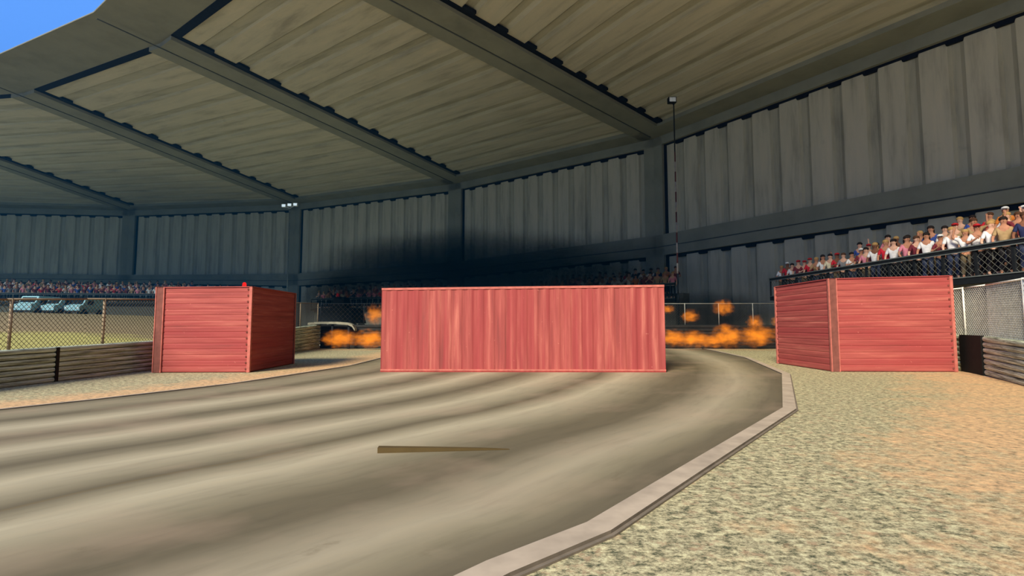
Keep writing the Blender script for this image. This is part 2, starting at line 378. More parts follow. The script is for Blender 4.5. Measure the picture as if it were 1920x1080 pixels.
def wall_facet(i):
    A, B = CO[i], CO[i + 1]; (aA, aB), (bA, bB) = corner_z(i), corner_z(i + 1)
    e = (B - A); L = e.length; e /= L; nrm = Vector((e.y, -e.x))
    if nrm.dot(ctr - A) < 0: nrm = -nrm
    def P(u, z, n): q = A + e * u + nrm * n; return Vector((q.x, q.y, z))
    zt = lambda u, k: [ZR, aA + (bA - aA) * u / L, aB + (bB - aB) * u / L, 0][k]
    name = wall_names.get(i, 'wall_%d' % i)
    W = .42; cw = 1.15
    bm = bmesh.new()                                        # backing sheet
    hull8(bm, [P(0, -.1, -.9), P(L, -.1, -.9), P(L, -.1, -.6), P(0, -.1, -.6), P(0, ZR + .6, -.9), P(L, ZR + .6, -.9), P(L, ZR + .6, -.6), P(0, ZR + .6, -.6)])
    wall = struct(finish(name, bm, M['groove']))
    ht, hm = 1.25, .0
    # beams
    bm = bmesh.new()
    def bar(u0, u1, f0, f1, n0=-.6, n1=W, mi=0):
        hull8(bm, [P(u0, f0(u0), n0), P(u1, f0(u1), n0), P(u1, f0(u1), n1), P(u0, f0(u0), n1), P(u0, f1(u0), n0), P(u1, f1(u1), n0), P(u1, f1(u1), n1), P(u0, f1(u0), n1)], mi)
    bar(0, L, lambda u: ZR - ht, lambda u: ZR + .3)
    bar(0, L, lambda u: zt(u, 2), lambda u: zt(u, 1))
    bar(0, cw, lambda u: 0, lambda u: ZR); bar(L - cw, L, lambda u: 0, lambda u: ZR)
    mf = lambda k, o: (lambda u: zt(u, 2) + (zt(u, 1) - zt(u, 2)) * k + o)
    bar(0, L, mf(.42, -.04), mf(.42, .04), W, W + .05, 1)    # seam along the middle beam
    finish('frame', bm, [M['beam'], M['crease']], wall)
    # corrugated panels with dark strips painting in the shadow gap along top and left edge
    N = 12
    for k, (f0, f1) in enumerate(((lambda u: zt(u, 1), lambda u: ZR - ht), (lambda u: .05, lambda u: zt(u, 2)))):
        bm = bmesh.new(); ly = bm.loops.layers.uv.verify(); u0, u1 = cw, L - cw; pw = (u1 - u0) / N
        pts = []
        for j in range(N):
            b = u0 + j * pw
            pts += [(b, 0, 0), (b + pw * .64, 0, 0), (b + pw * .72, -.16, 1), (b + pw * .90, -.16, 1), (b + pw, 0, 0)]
        for (ua, na, ma), (ub, nb, mb) in zip(pts, pts[1:]):
            if ub - ua < 1e-5: continue
            q = [P(ua, f0(ua), na), P(ub, f0(ub), nb), P(ub, f1(ub), nb), P(ua, f1(ua), na)]
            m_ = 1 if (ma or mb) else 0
            s0 = ua + (1000 if k else 0) + i * 37
            quad(bm, q, m_, [(s0, 0), (s0 + ub - ua, 0), (s0 + ub - ua, 9), (s0, 9)])
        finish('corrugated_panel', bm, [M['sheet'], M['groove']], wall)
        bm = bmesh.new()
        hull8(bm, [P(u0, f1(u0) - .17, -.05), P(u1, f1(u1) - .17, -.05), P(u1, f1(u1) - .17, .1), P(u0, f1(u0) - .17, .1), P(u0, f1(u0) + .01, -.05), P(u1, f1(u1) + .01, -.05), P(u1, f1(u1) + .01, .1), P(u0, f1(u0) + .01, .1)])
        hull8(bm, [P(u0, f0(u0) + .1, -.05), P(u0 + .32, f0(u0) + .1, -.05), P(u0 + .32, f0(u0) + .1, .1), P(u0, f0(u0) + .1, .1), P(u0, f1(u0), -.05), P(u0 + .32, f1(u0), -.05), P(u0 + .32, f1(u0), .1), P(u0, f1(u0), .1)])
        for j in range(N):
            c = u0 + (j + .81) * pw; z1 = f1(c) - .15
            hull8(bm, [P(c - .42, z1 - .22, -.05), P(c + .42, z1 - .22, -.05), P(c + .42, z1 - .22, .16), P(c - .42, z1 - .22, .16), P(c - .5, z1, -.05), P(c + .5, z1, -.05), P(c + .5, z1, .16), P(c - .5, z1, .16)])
        finish('edge_gap_shade', bm, M['gap_shade'], wall)
    return wall
for i in range(0, len(CO) - 1): wall_facet(i)

# roof: sloping bays between radial beams, open over the middle of the arena
def inward(i):
    a = CO[max(0, i - 1)]; b = CO[min(len(CO) - 1, i + 1)]; t = (b - a).normalized(); n = Vector((t.y, -t.x))
    return n if n.dot(ctr - CO[i]) > 0 else -n
RIN = 42.0; RISE = 1.9
inn = []
for i in range(len(CO)):
    if i == I0 + 2:
        # edge corner measured at the photo's (175,22)
        q = at_z(175, 22, ZR + RISE); inn.append(Vector((q.x, q.y)))
    else: inn.append(CO[i] + inward(i) * (RIN if i < I0 + 5 else 26.0))  # unseen near bays cut short to let in more sun and sky light
ceil = None
bmc = bmesh.new()
for i in range(len(CO) - 1):
    A, B, C_, D = CO[i], CO[i + 1], inn[i + 1], inn[i]
    up = .75
    hull8(bmc, [(A.x, A.y, ZR + .45), (B.x, B.y, ZR + .45), (C_.x, C_.y, ZR + RISE + .0), (D.x, D.y, ZR + RISE + .0), (A.x, A.y, ZR + up), (B.x, B.y, ZR + up), (C_.x, C_.y, ZR + RISE + .012), (D.x, D.y, ZR + RISE + .012)])
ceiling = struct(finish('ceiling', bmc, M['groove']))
def roof_bay(i):
    A, B, C_, D = CO[i], CO[i + 1], inn[i + 1], inn[i]
    wid = (B - A).length; dep = ((C_ + D) / 2 - (A + B) / 2).length
    def P(a, b, n):                                         # a metres along from the left beam, b metres from the wall
        t = b / dep; lo = A + (D - A) * t; hi = B + (C_ - B) * t; w = (hi - lo).length
        q = lo + (hi - lo) * ((a if a >= 0 else w + a) / w); return Vector((q.x, q.y, ZR + RISE * t - n))
    rw0, rw1, bw, iw = 2.0, 1.35, 2.6, 4.2
    N = 12; pw = (dep - bw - iw) / N; pts = []
    for j in range(N):
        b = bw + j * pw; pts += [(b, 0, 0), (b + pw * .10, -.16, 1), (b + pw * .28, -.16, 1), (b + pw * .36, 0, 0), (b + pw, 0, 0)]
    bm = bmesh.new()
    for (b0, n0, m0), (b1, n1, m1) in zip(pts, pts[1:]):
        if b1 - b0 < 1e-5: continue
        s0 = b0 + i * 61
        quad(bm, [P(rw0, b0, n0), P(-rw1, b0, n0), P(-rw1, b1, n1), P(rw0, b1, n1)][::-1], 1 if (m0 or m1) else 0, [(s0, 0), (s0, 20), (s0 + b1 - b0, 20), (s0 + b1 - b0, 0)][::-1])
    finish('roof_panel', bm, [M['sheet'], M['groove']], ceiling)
    bm = bmesh.new()
    def slab(a0, a1, b0, b1, n0, n1, mi=0):
        hull8(bm, [P(a0, b0, n0), P(a1, b0, n0), P(a1, b1, n0), P(a0, b1, n0), P(a0, b0, n1), P(a1, b0, n1), P(a1, b1, n1), P(a0, b1, n1)], mi)
    slab(.0, rw0, 0, dep - iw, -.7, .38); slab(-rw1, -.001, 0, dep - iw, -.7, .38)
    slab(.0, -.001, 0, bw, -.7, .38); slab(.0, -.001, dep - iw, dep - .02, .0, .04)
    slab(0, .09, 1, dep - .2, .38, .43, 1)
    finish('roof_beam', bm, [M['beam'], M['crease']], ceiling)
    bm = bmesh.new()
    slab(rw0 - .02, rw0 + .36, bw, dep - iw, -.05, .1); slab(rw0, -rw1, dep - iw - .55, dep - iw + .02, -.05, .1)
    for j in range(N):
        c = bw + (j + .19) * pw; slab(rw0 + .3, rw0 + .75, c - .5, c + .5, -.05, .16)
    finish('edge_gap_shade', bm, M['gap_shade'], ceiling)  # roof strips also paint in the shadow gap, brackets included
for i in range(len(CO) - 1): roof_bay(i)

# ------------------------------------------------------------------ shipping containers
def container(name, label, corner, ux, width, depth, H, mode, shear=0.0):
    """corner: near left foot; ux: direction of the near long foot; built in its own axes x right, y away"""
    t = empty(name, (corner[0], corner[1], .013), math.atan2(ux[1], ux[0]))
    tag(t, label, 'shipping container', 'red shipping containers on the track')
    Z = lambda x, z: z + shear * x * (z / H)
    def sheetv(p0, p1, outn, nribs, name_, mat, inset=.05):
        bm = bmesh.new(); d = Vector(p1) - Vector(p0); L = d.length; d /= L; pw = L / nribs; o = Vector(outn)
        pr = []
        for j in range(nribs):
            b = j * pw; pr += [(b, 0), (b + pw * .35, 0), (b + pw * .5, -.014), (b + pw * .85, -.014), (b + pw, 0)]
        for (a, na), (b, nb) in zip(pr, pr[1:]):
            if b - a < 1e-5: continue
            A = Vector(p0) + d * a + o * (na - inset); B = Vector(p0) + d * b + o * (nb - inset)
            quad(bm, [(A.x, A.y, .06), (B.x, B.y, .06), (B.x, B.y, Z(B.x, H - .05)), (A.x, A.y, Z(A.x, H - .05))])
        return finish(name_, bm, mat, t)
    def sheeth(p0, p1, outn, nribs, name_, mat, inset=.03):
        bm = bmesh.new(); o = Vector(outn); pr = []; ph = (H - .02) / nribs
        for j in range(nribs):
            b = .01 + j * ph; pr += [(b, -.010), (b + ph * .15, 0), (b + ph * .8, 0), (b + ph * .95, -.010)]
        pr.append((H - .01, -.010))
        for (a, na), (b, nb) in zip(pr, pr[1:]):
            q = []
            for p, z, n_ in ((p0, a, na), (p1, a, na), (p1, b, nb), (p0, b, nb)):
                w = Vector(p) + o * (n_ - inset); q.append((w.x, w.y, Z(w.x, z)))
            quad(bm, q)
        return finish(name_, bm, mat, t)
    W, D = width, depth
    bm = bmesh.new(); hull8(bm, [(.08, .08, .0), (W - .08, .08, .0), (W - .08, D - .08, .0), (.08, D - .08, .0), (.08, .08, Z(0, H - .04)), (W - .08, .08, Z(W, H - .04)), (W - .08, D - .08, Z(W, H - .04)), (.08, D - .08, Z(0, H - .04))])
    finish('body', bm, M['red_dark'], t)
    bm = bmesh.new(); hull8(bm, [(0, 0, Z(0, H - .03)), (W, 0, Z(W, H - .03)), (W, D, Z(W, H - .03)), (0, D, Z(0, H - .03)), (0, 0, Z(0, H)), (W, 0, Z(W, H)), (W, D, Z(W, H)), (0, D, Z(0, H))])
    finish('roof', bm, M['red_rail'] if mode == 'v' else M['red_h'], t)
    if mode == 'v':
        sheetv((0, 0, 0), (W, 0, 0), (0, -1, 0), 26, 'side_panel', M['red_v'], .012); sheetv((W, D, 0), (0, D, 0), (0, 1, 0), 26, 'side_panel', M['red_v'], .012)
        sheetv((0, D, 0), (0, 0, 0), (-1, 0, 0), 8, 'end_panel', M['red_v'], .012); sheetv((W, 0, 0), (W, D, 0), (1, 0, 0), 8, 'end_panel', M['red_v'], .012)
        for y0, y1 in ((-.005, .05), (D - .05, D + .005)):
            bm = bmesh.new(); hull8(bm, [(0, y0, Z(0, H - .07)), (W, y0, Z(W, H - .07)), (W, y1, Z(W, H - .07)), (0, y1, Z(0, H - .07)), (0, y0, Z(0, H)), (W, y0, Z(W, H)), (W, y1, Z(W, H)), (0, y1, Z(0, H))]); finish('top_rail', bm, M['red_rail'], t)
            bm = bmesh.new(); box(bm, (0, y0 - .005, .04), (W, y1, .09), 0); box(bm, (0, y0, 0), (W, y1, .04), 1); finish('bottom_rail', bm, [M['red_rail'], M['red_dark']], t)
    else:
        for p0, p1, o, nm in (((0, 0, 0), (W, 0, 0), (0, -1, 0), 'end_panel'), ((W, D, 0), (0, D, 0), (0, 1, 0), 'end_panel'), ((W, 0, 0), (W, D, 0), (1, 0, 0), 'side_panel'), ((0, D, 0), (0, 0, 0), (-1, 0, 0), 'side_panel')):
            sheeth(p0, p1, o, 15, nm, M['red_h'])
        # corner posts: a brown recessed channel edged by pale strips at the left-hand corners, a riveted seam at the right-hand ones
        for cx, sx in ((0, 1), (W, -1)):
            for cy, sy in ((0, 1), (D, -1)):
                bm = bmesh.new(); w = .25 if (sx * sy > 0) else .09
                x0, x1 = sorted((cx, cx + sx * w)); y0, y1 = sorted((cy, cy + sy * .09))
                hull8(bm, [(x0, y0, 0), (x1, y0, 0), (x1, y1, 0), (x0, y1, 0), (x0, y0, Z(x0, H)), (x1, y0, Z(x1, H)), (x1, y1, Z(x1, H)), (x0, y1, Z(x0, H))], 0 if w > .1 else 1)
                if w > .1:
                    for xx in (cx - sx * .002, cx + sx * (w - .01)):
                        xa, xb = sorted((xx, xx + sx * .026)); ya, yb = sorted((cy - sy * .015, cy + sy * .05))
                        hull8(bm, [(xa, ya, 0), (xb, ya, 0), (xb, yb, 0), (xa, yb, 0), (xa, ya, Z(xa, H)), (xb, ya, Z(xb, H)), (xb, yb, Z(xb, H)), (xa, yb, Z(xa, H))], 1)
                else:
                    for k in range(14):
                        z = .1 + k * (H - .2) / 13
                        ball(bm, (cx + sx * .13, cy - sy * -.018, Z(cx, z)), .03, (1, .4, 1.2), 8, 2)
                        ball(bm, (cx - sx * -.018, cy + sy * .13, Z(cx, z)), .03, (.4, 1, 1.2), 8, 2)
                finish('corner_post', bm, [M['red_post'], M['red_rail'], M['rivet']], t)
    return t
container('shipping_container', 'long red corrugated shipping container lying broadside across the middle of the track', (-4.13, 16.2), (1, -.012), 8.93, 2.6, 2.64, 'v', .011)
tl = container('shipping_container', 'small red container with horizontal ribs on the sandy verge beside the left fence', (-11.15, 16.0), (1, .03), 2.97, 3.55, 2.66, 'h', .01)
tr = container('shipping_container', 'red container with brown corner post on the gravel beside the right barrier', (10.13, 16.35), (1, -.02), 3.93, 3.55, 2.96, 'h', .024)

# brown tapered plank lying on the road
a0 = at_z(709, 850); a1 = at_z(955, 845)
bm = bmesh.new(); d = (a1 - a0); L = d.length; ang = math.atan2(d.y, d.x); NSEG = 10; rings = []
for k in range(NSEG + 1):
    u = k / NSEG; x = L * u; h = .055 * (1 - u) ** .7 + .006; w = .05 * (1 - .8 * u)
    rings.append([bm.verts.new(p) for p in ((x, -w, 0), (x, w, 0), (x, w, h), (x, -w, h))])
for A, B in zip(rings, rings[1:]):
    for j in range(4): bm.faces.new((A[j], A[(j + 1) % 4], B[(j + 1) % 4], B[j]))
bm.faces.new(rings[0][::-1]); bm.faces.new(rings[-1])
bmesh.ops.recalc_face_normals(bm, faces=bm.faces[:])
o = finish('wood_plank', bm, M['wood']); o.location = (a0.x, a0.y, .014); o.rotation_euler = (0, 0, ang)
tag(o, 'thin brown tapered plank lying on the road in front of the long container', 'plank')

# ------------------------------------------------------------------ timber barriers and chain-link fences
def resample(P, stepm):
    out = [Vector(P[0])]
    for a, b in zip(P, P[1:]):
        a, b = Vector(a), Vector(b); n = max(1, round((b - a).length / stepm))
        for k in range(1, n + 1): out.append(a + (b - a) * k / n)
    return out
def barrier(path, heights, side, label, posts=(), mat='planks'):
    """path of foot points, height at each; planks stacked with dark gaps, side = +1 track on the right of travel"""
    t = empty('timber_barrier', (path[0][0], path[0][1], 0)); tag(t, label, 'barrier')
    off = Vector((path[0][0], path[0][1], 0)); NP = 7
    bm = bmesh.new(); uo = random.random() * 50; run = 0
    for k in range(len(path) - 1):
        a, b = Vector(path[k]), Vector(path[k + 1]); d = (b - a); L = d.length; d /= L; n = Vector((d.y, -d.x)) * side
        for j in range(NP):
            f0, f1 = j / NP, (j + 1) / NP
            za0, za1, zb0, zb1 = heights[k] * f0, heights[k] * f1, heights[k + 1] * f0, heights[k + 1] * f1
            prof = [(0, -.02), (.14, .04), (.5, .055), (.86, .04), (1, -.02)]
            for (p0, n0), (p1, n1) in zip(prof, prof[1:]):
                q = []
                for (pt, z0, z1, pf, nn) in ((a, za0, za1, p0, n0), (b, zb0, zb1, p0, n0), (b, zb0, zb1, p1, n1), (a, za0, za1, p1, n1)):
                    w = pt + n * nn; q.append(Vector((w.x, w.y, z0 + (z1 - z0) * pf)) - off)
                quad(bm, q, 0, [(run + uo, (f0 + (f1 - f0) * p0)), (run + uo + L, (f0 + (f1 - f0) * p0)), (run + uo + L, (f0 + (f1 - f0) * p1)), (run + uo, (f0 + (f1 - f0) * p1))])
        run += L
        bk = -n * .22
        q = [Vector((*(a - n * .02), 0)), Vector((*(b - n * .02), 0)), Vector((*(b + bk), 0)), Vector((*(a + bk), 0))]
        hull8(bm, [x - off for x in q] + [x - off + Vector((0, 0, h)) for x, h in zip(q, (heights[k], heights[k + 1], heights[k + 1], heights[k]))], 0)
    finish('plank_stack', bm, M[mat], t)
    for (px, py, dx, dy, w, h) in posts:
        bm = bmesh.new(); d = Vector((dx, dy)).normalized(); n = Vector((d.y, -d.x)) * side
        c = Vector((px, py)); q = [c - d * w, c + d * w, c + d * w + n * .09, c - d * w + n * .09]
        hull8(bm, [Vector((x.x, x.y, 0)) - off for x in q] + [Vector((x.x, x.y, h)) - off for x in q]); finish('post', bm, M['plank_post'], t)
    return t
BL = [(-17, -3), (-12.4, 5), (-12.05, 9.5), (-12.05, 12.19), (-11.95, 14.5), (-11.82, 18), (-11.9, 25), (-12.2, 32.6)]
HL = [.85, .86, .88, .885, .92, .98, 1.2, 1.5]
barrier(BL, HL, 1, 'weathered grey timber barrier along the left verge below the fence', [(-12.02, 13.55, 0, 1, .05, .9), (-11.97, 23, 0, 1, .06, 1.1), (-11.95, 27, 0, 1, .06, 1.25)])
BB = [(-12.2, 32.75), (-4, 32.9), (5, 32.9), (17.3, 32.4)]
HB = [1.5, 1.5, 1.5, 1.48]
barrier(BB, HB, 1, 'dark timber barrier across the back of the track behind the flames', mat='charred')
BR = [(17.3, 32.2), (16.6, 24), (14.5, 16.6)]
barrier(BR, [1.45, 1.3, 1.15], 1, 'timber barrier receding behind the right container')
BR2 = [(14.5, 16.55), (14.05, 15.3), (12.3, 12.25), (11, 9), (9, 2), (7, -3)]
barrier(BR2, [1.15, 1.15, 1.08, 1.0, .9, .9], 1, 'pale weathered timber barrier with black end panel at the right edge',
        [(14.27, 15.92, -.45, -1.25, .66, 1.17)])

def fence(path, zb, zt_, spacing, label, wire_m, post_m, mesh_s, wr, pr, postxy=None):
    t = empty('chain_link_fence', (path[0][0], path[0][1], zb[0])); tag(t, label, 'fence'); off = Vector((path[0][0], path[0][1], zb[0]))
    segs = []; tot = 0
    for a, b in zip(path, path[1:]): L = (Vector(b) - Vector(a)).length; segs.append((tot, tot + L)); tot += L
    def at(s, w):
        s = max(0, min(tot - 1e-6, s))
        for k, (s0, s1) in enumerate(segs):
            if s <= s1:
                u = (s - s0) / (s1 - s0); p = Vector(path[k]).lerp(Vector(path[k + 1]), u)
                z0 = zb[k] + (zb[k + 1] - zb[k]) * u; z1 = zt_[k] + (zt_[k + 1] - zt_[k]) * u
                return Vector((p.x, p.y, z0 + (z1 - z0) * w)) - off
    n = max(1, round(tot / spacing)); ss = [tot * k / n for k in range(n + 1)] if postxy is None else postxy
    for s in ss:
        bm = bmesh.new(); tube(bm, at(s, 0) - Vector((0, 0, .1)), at(s, 1.02), pr, 8); finish('post', bm, post_m, t, True)
    bm = bmesh.new(); R = [0] + [s1 for _, s1 in segs]
    for a, b in zip(R, R[1:]): tube(bm, at(a + 1e-5, 1), at(b - 1e-5, 1), pr * .75, 8)
    finish('top_rail', bm, post_m, t, True)
    bm = bmesh.new()
    for (s0, s1), k in zip(segs, range(len(segs))):
        L = s1 - s0; H = ((zt_[k] - zb[k]) + (zt_[k + 1] - zb[k + 1])) / 2
        c = -H
        while c < L:
            for sg in (1, -1):
                ua, ub = (c, c + H); lo, hi = max(0, ua), min(L, ub)
                if hi - lo < .01: continue
                wa, wb = (lo - c) / H, (hi - c) / H
                if sg < 0: wa, wb = 1 - wa, 1 - wb
                A = at(s0 + lo + 1e-5, wa); B = at(s0 + hi - 1e-5, wb)
                # thin 3-sided wire
                d = (B - A).normalized(); x = d.cross(Vector((0, 0, 1))).normalized(); y = d.cross(x)
                o3 = [x * wr, -x * wr * .5 + y * wr * .87, -x * wr * .5 - y * wr * .87]
                VA = [bm.verts.new(A + q) for q in o3]; VB = [bm.verts.new(B + q) for q in o3]
                for i in range(3): bm.faces.new((VA[i], VA[(i + 1) % 3], VB[(i + 1) % 3], VB[i]))
            c += mesh_s
    finish('wire_mesh', bm, wire_m, t)
    return t
FLp = [(-15.2, 0), (-12.15, 9.5), (-12.15, 12.3), (-12.05, 14.5), (-11.95, 18), (-12.0, 25), (-12.32, 32.6)]
fence(FLp, [.85, .88, .885, .92, .98, 1.2, 1.5], [1.9, 2.0, 2.1, 2.22, 2.38, 2.6, 2.85], 2.4, 'dark chain link fence standing on the left timber barrier', M['wire_dark'], M['post_brown'], .125, .0065, .035,
      [1.2, 3.6, 6, 8.4, 10.6, 12.9, 15.6, 18.3, 21, 24, 27, 30, 33])
fence([(-12.3, 32.95), (-4, 33.1)], [1.5] * 2, [2.85] * 2, 2.8, 'dark chain link fence at the back between the left and long containers', M['wire_dark'], M['black'], .3, .004, .02)  # darker wire and posts than the rest of the back fence
FB = [(-3.9, 33.1), (5, 33.1), (17.5, 32.6)]
fence(FB, [1.5] * 3, [2.85] * 3, 2.2, 'pale chain link fence along the back barrier behind the flames', M['wire_far'], M['post_far'], .16, .0042, .026)
FR = [(17.5, 32.4), (16.8, 24), (14.65, 16.6)]
fence(FR, [1.45, 1.3, 1.15], [2.85, 2.75, 2.68], 2.3, 'pale chain link fence receding behind the right container', M['wire'], M['post_white'], .12, .0065, .03)
FR2 = [(14.65, 16.55), (14.2, 15.3), (12.45, 12.25), (11.15, 9), (9.2, 2)]
fence(FR2, [1.15, 1.15, 1.08, 1.0, .9], [2.68, 2.68, 2.62, 2.5, 2.4], 2.4, 'bright chain link fence at the right edge in front of the grandstand', M['wire'], M['post_white'], .12, .0075, .032, [4.35, 6.9, 9.4, 12])

# ------------------------------------------------------------------ spectators
def skin_mesh(verts, edges, radii, root=0, sub=1):
    me = bpy.data.meshes.new('tmp'); me.from_pydata([Vector(v) for v in verts], edges, []); ob = bpy.data.objects.new('tmp', me); COL.objects.link(ob)
    sk = ob.modifiers.new('s', 'SKIN'); sk.use_smooth_shade = True
    for i, r in enumerate(radii):
        sv = me.skin_vertices[0].data[i]; sv.radius = (r, r) if not isinstance(r, tuple) else r; sv.use_root = (i == root)
    if sub: ss = ob.modifiers.new('u', 'SUBSURF'); ss.levels = sub
    dg = bpy.context.evaluated_depsgraph_get(); dg.update()
    m2 = bpy.data.meshes.new_from_object(ob.evaluated_get(dg)); bpy.data.objects.remove(ob); bpy.data.meshes.remove(me); return m2
POSES = {                                                    # elbow, wrist, fingertip for left arm (x<0) then right arm; person faces -Y
    'down': [((-.27, -.02, 1.12), (-.27, -.16, .92), (-.24, -.24, .85)), ((.27, -.02, 1.12), (.27, -.16, .92), (.24, -.24, .85))],
    'rail': [((-.29, -.10, 1.13), (-.22, -.33, 1.08), (-.19, -.43, 1.08)), ((.29, -.10, 1.13), (.22, -.33, 1.08), (.19, -.43, 1.08))],
    'clap': [((-.28, -.10, 1.12), (-.09, -.31, 1.24), (-.02, -.36, 1.32)), ((.28, -.10, 1.12), (.09, -.31, 1.24), (.02, -.36, 1.32))],
    'wave': [((-.28, -.04, 1.12), (-.26, -.22, .95), (-.22, -.3, .9)), ((.36, -.02, 1.5), (.33, -.04, 1.76), (.34, -.06, 1.86))],
    'cheer': [((-.36, -.02, 1.5), (-.30, -.04, 1.76), (-.3, -.06, 1.86)), ((.36, -.02, 1.5), (.30, -.04, 1.76), (.3, -.06, 1.86))],
}
def person_meshes(pose):
    arms = POSES[pose]
    V = [(0, 0, .95), (0, 0, 1.12), (0, -.01, 1.32), (0, 0, 1.45), (0, -.005, 1.54), (0, -.01, 1.62), (0, -.005, 1.70)]
    Rr = [(.14, .10), (.125, .09), (.15, .10), (.11, .08), .056, (.098, .112), (.088, .104)]
    E = [(0, 1), (1, 2), (2, 3), (3, 4), (4, 5), (5, 6)]
    for s, arm in ((-1, arms[0]), (1, arms[1])):
        b = len(V); V += [(s * .17, 0, 1.40), arm[0], arm[1], arm[2]]; Rr += [.06, .042, .03, (.018, .03)]; E += [(3, b), (b, b + 1), (b + 1, b + 2), (b + 2, b + 3)]
        b = len(V); V += [(s * .09, 0, .86), (s * .10, -.02, .48), (s * .11, .02, .08), (s * .12, -.14, .03)]; Rr += [.088, .058, .04, (.04, .03)]; E += [(0, b), (b, b + 1), (b + 1, b + 2), (b + 2, b + 3)]
    me = skin_mesh(V, E, Rr)
    bm = bmesh.new(); bm.from_mesh(me)
    ball(bm, (0, -.108, 1.645), .016, (1, 1.2, 1.7), 6)       # nose
    for s in (-1, 1):
        ball(bm, (s * .088, 0, 1.65), .022, (.4, .8, 1.2), 6)
        ball(bm, (s * .034, -.092, 1.672), .013, (1.2, .6, .7), 6, 1)
        # five fingers from each palm
        arm = arms[0] if s < 0 else arms[1]; w, tp = Vector(arm[1]), Vector(arm[2]); d = (tp - w).normalized(); sd_ = d.cross(Vector((0, 1, 0.3))).normalized()
        for k, ln in enumerate((.05, .062, .068, .06)):
            a = tp + sd_ * (-.010 + .015 * k); tube(bm, a - d * .02, a + d * ln * .6, .008, 5, 0, .006)
        tube(bm, w + d * .03, w + d * .06 + sd_ * -.045, .009, 5, 0, .007)
    ball(bm, (0, -.092, 1.602), .02, (1.2, .4, .3), 6, 2)
    bm.to_mesh(me); bm.free()
    # shirt: torso with short sleeves
    V = [(0, 0, .90), (0, 0, 1.12), (0, -.01, 1.30), (0, 0, 1.49)]; Rr = [(.165, .12), (.15, .11), (.18, .125), (.125, .095)]; E = [(0, 1), (1, 2), (2, 3)]
    for s, arm in ((-1, arms[0]), (1, arms[1])):
        b = len(V); sh = Vector((s * .17, 0, 1.40)); el = Vector(arm[0]); V += [sh, sh.lerp(el, .8)]; Rr += [.072, .06]; E += [(2, b), (b, b + 1)]
    shirt = skin_mesh(V, E, Rr)
    V = [(0, 0, .95)]; Rr = [(.155, .115)]; E = []
    for s in (-1, 1):
        b = len(V); V += [(s * .09, 0, .84), (s * .10, -.02, .48), (s * .11, .02, .12)]; Rr += [.10, .072, .06]; E += [(0, b), (b, b + 1), (b + 1, b + 2)]
    trous = skin_mesh(V, E, Rr)
    return me, shirt, trous
def hair_mesh(kind):
    bm = bmesh.new()
    if kind == 'cap':
        ball(bm, (0, .0, 1.72), .115, (.92, 1.08, .62), 12); box(bm, (-.07, -.2, 1.70), (.07, -.09, 1.715))
    else:
        ball(bm, (0, .022, 1.705), .117, (.93, 1.05, .80), 12)
        if kind == 'long': ball(bm, (0, .06, 1.58), .105, (1.05, .6, 1.5), 10)
    me = bpy.data.meshes.new('hair_' + kind); bm.to_mesh(me); bm.free()
    for p in me.polygons: p.use_smooth = True
    return me
SKINS = [plain('skin tone fair', (214, 164, 136)), plain('skin tone tan', (184, 128, 98)), plain('skin tone brown', (126, 82, 60))]
SHIRTS = {'white': (228, 222, 216), 'red': (196, 34, 48), 'blue': (58, 78, 142), 'pink': (214, 128, 140), 'maroon': (112, 40, 48), 'navy': (36, 42, 74), 'tan': (168, 138, 96), 'orange': (206, 120, 50), 'grey': (128, 124, 122), 'cream': (222, 206, 170)}
SHM = {k: plain(k + ' shirt cloth', v) for k, v in SHIRTS.items()}
TRM = {'black': plain('black trousers cloth', (30, 28, 32)), 'denim': plain('denim trousers cloth', (50, 58, 84)), 'khaki': plain('khaki trousers cloth', (120, 104, 78))}
HRM = {'dark': plain('dark hair', (34, 24, 20)), 'brown': plain('brown hair', (78, 50, 32)), 'blond': plain('blond hair', (176, 138, 84)), 'white': plain('white cap cloth', (226, 224, 218)), 'redcap': plain('red cap cloth', (176, 36, 40))}
EYE_M = plain('eye', (24, 20, 20)); LIP = plain('lips', (150, 70, 64))
PM = {p: person_meshes(p) for p in POSES}; HM = {k: hair_mesh(k) for k in ('short', 'long', 'cap')}
for p in PM:
    for k, mts in enumerate(([SKINS[0], EYE_M, LIP], [SHM['white']], [TRM['black']])):
        PM[p][k].materials.clear()
        for m in mts: PM[p][k].materials.append(m)
for k in HM: HM[k].materials.append(HRM['dark'])
def slotmat(o, m): o.material_slots[0].link = 'OBJECT'; o.material_slots[0].material = m
def person(loc, rz, pose, shirt, trous, hair, hcol, skin, sc, label, group):
    b = bpy.data.objects.new('person', PM[pose][0]); COL.objects.link(b); slotmat(b, SKINS[skin]); b.location = loc; b.rotation_euler = (0, 0, rz); b.scale = (sc,) * 3
    tag(b, label, 'person', group)
    for nm, me, m in (('shirt', PM[pose][1], SHM[shirt]), ('trousers', PM[pose][2], TRM[trous]), ('cap' if hair == 'cap' else 'hair', HM[hair], HRM[hcol])):
        c = bpy.data.objects.new(nm, me); COL.objects.link(c); slotmat(c, m); c.parent = b
    return b
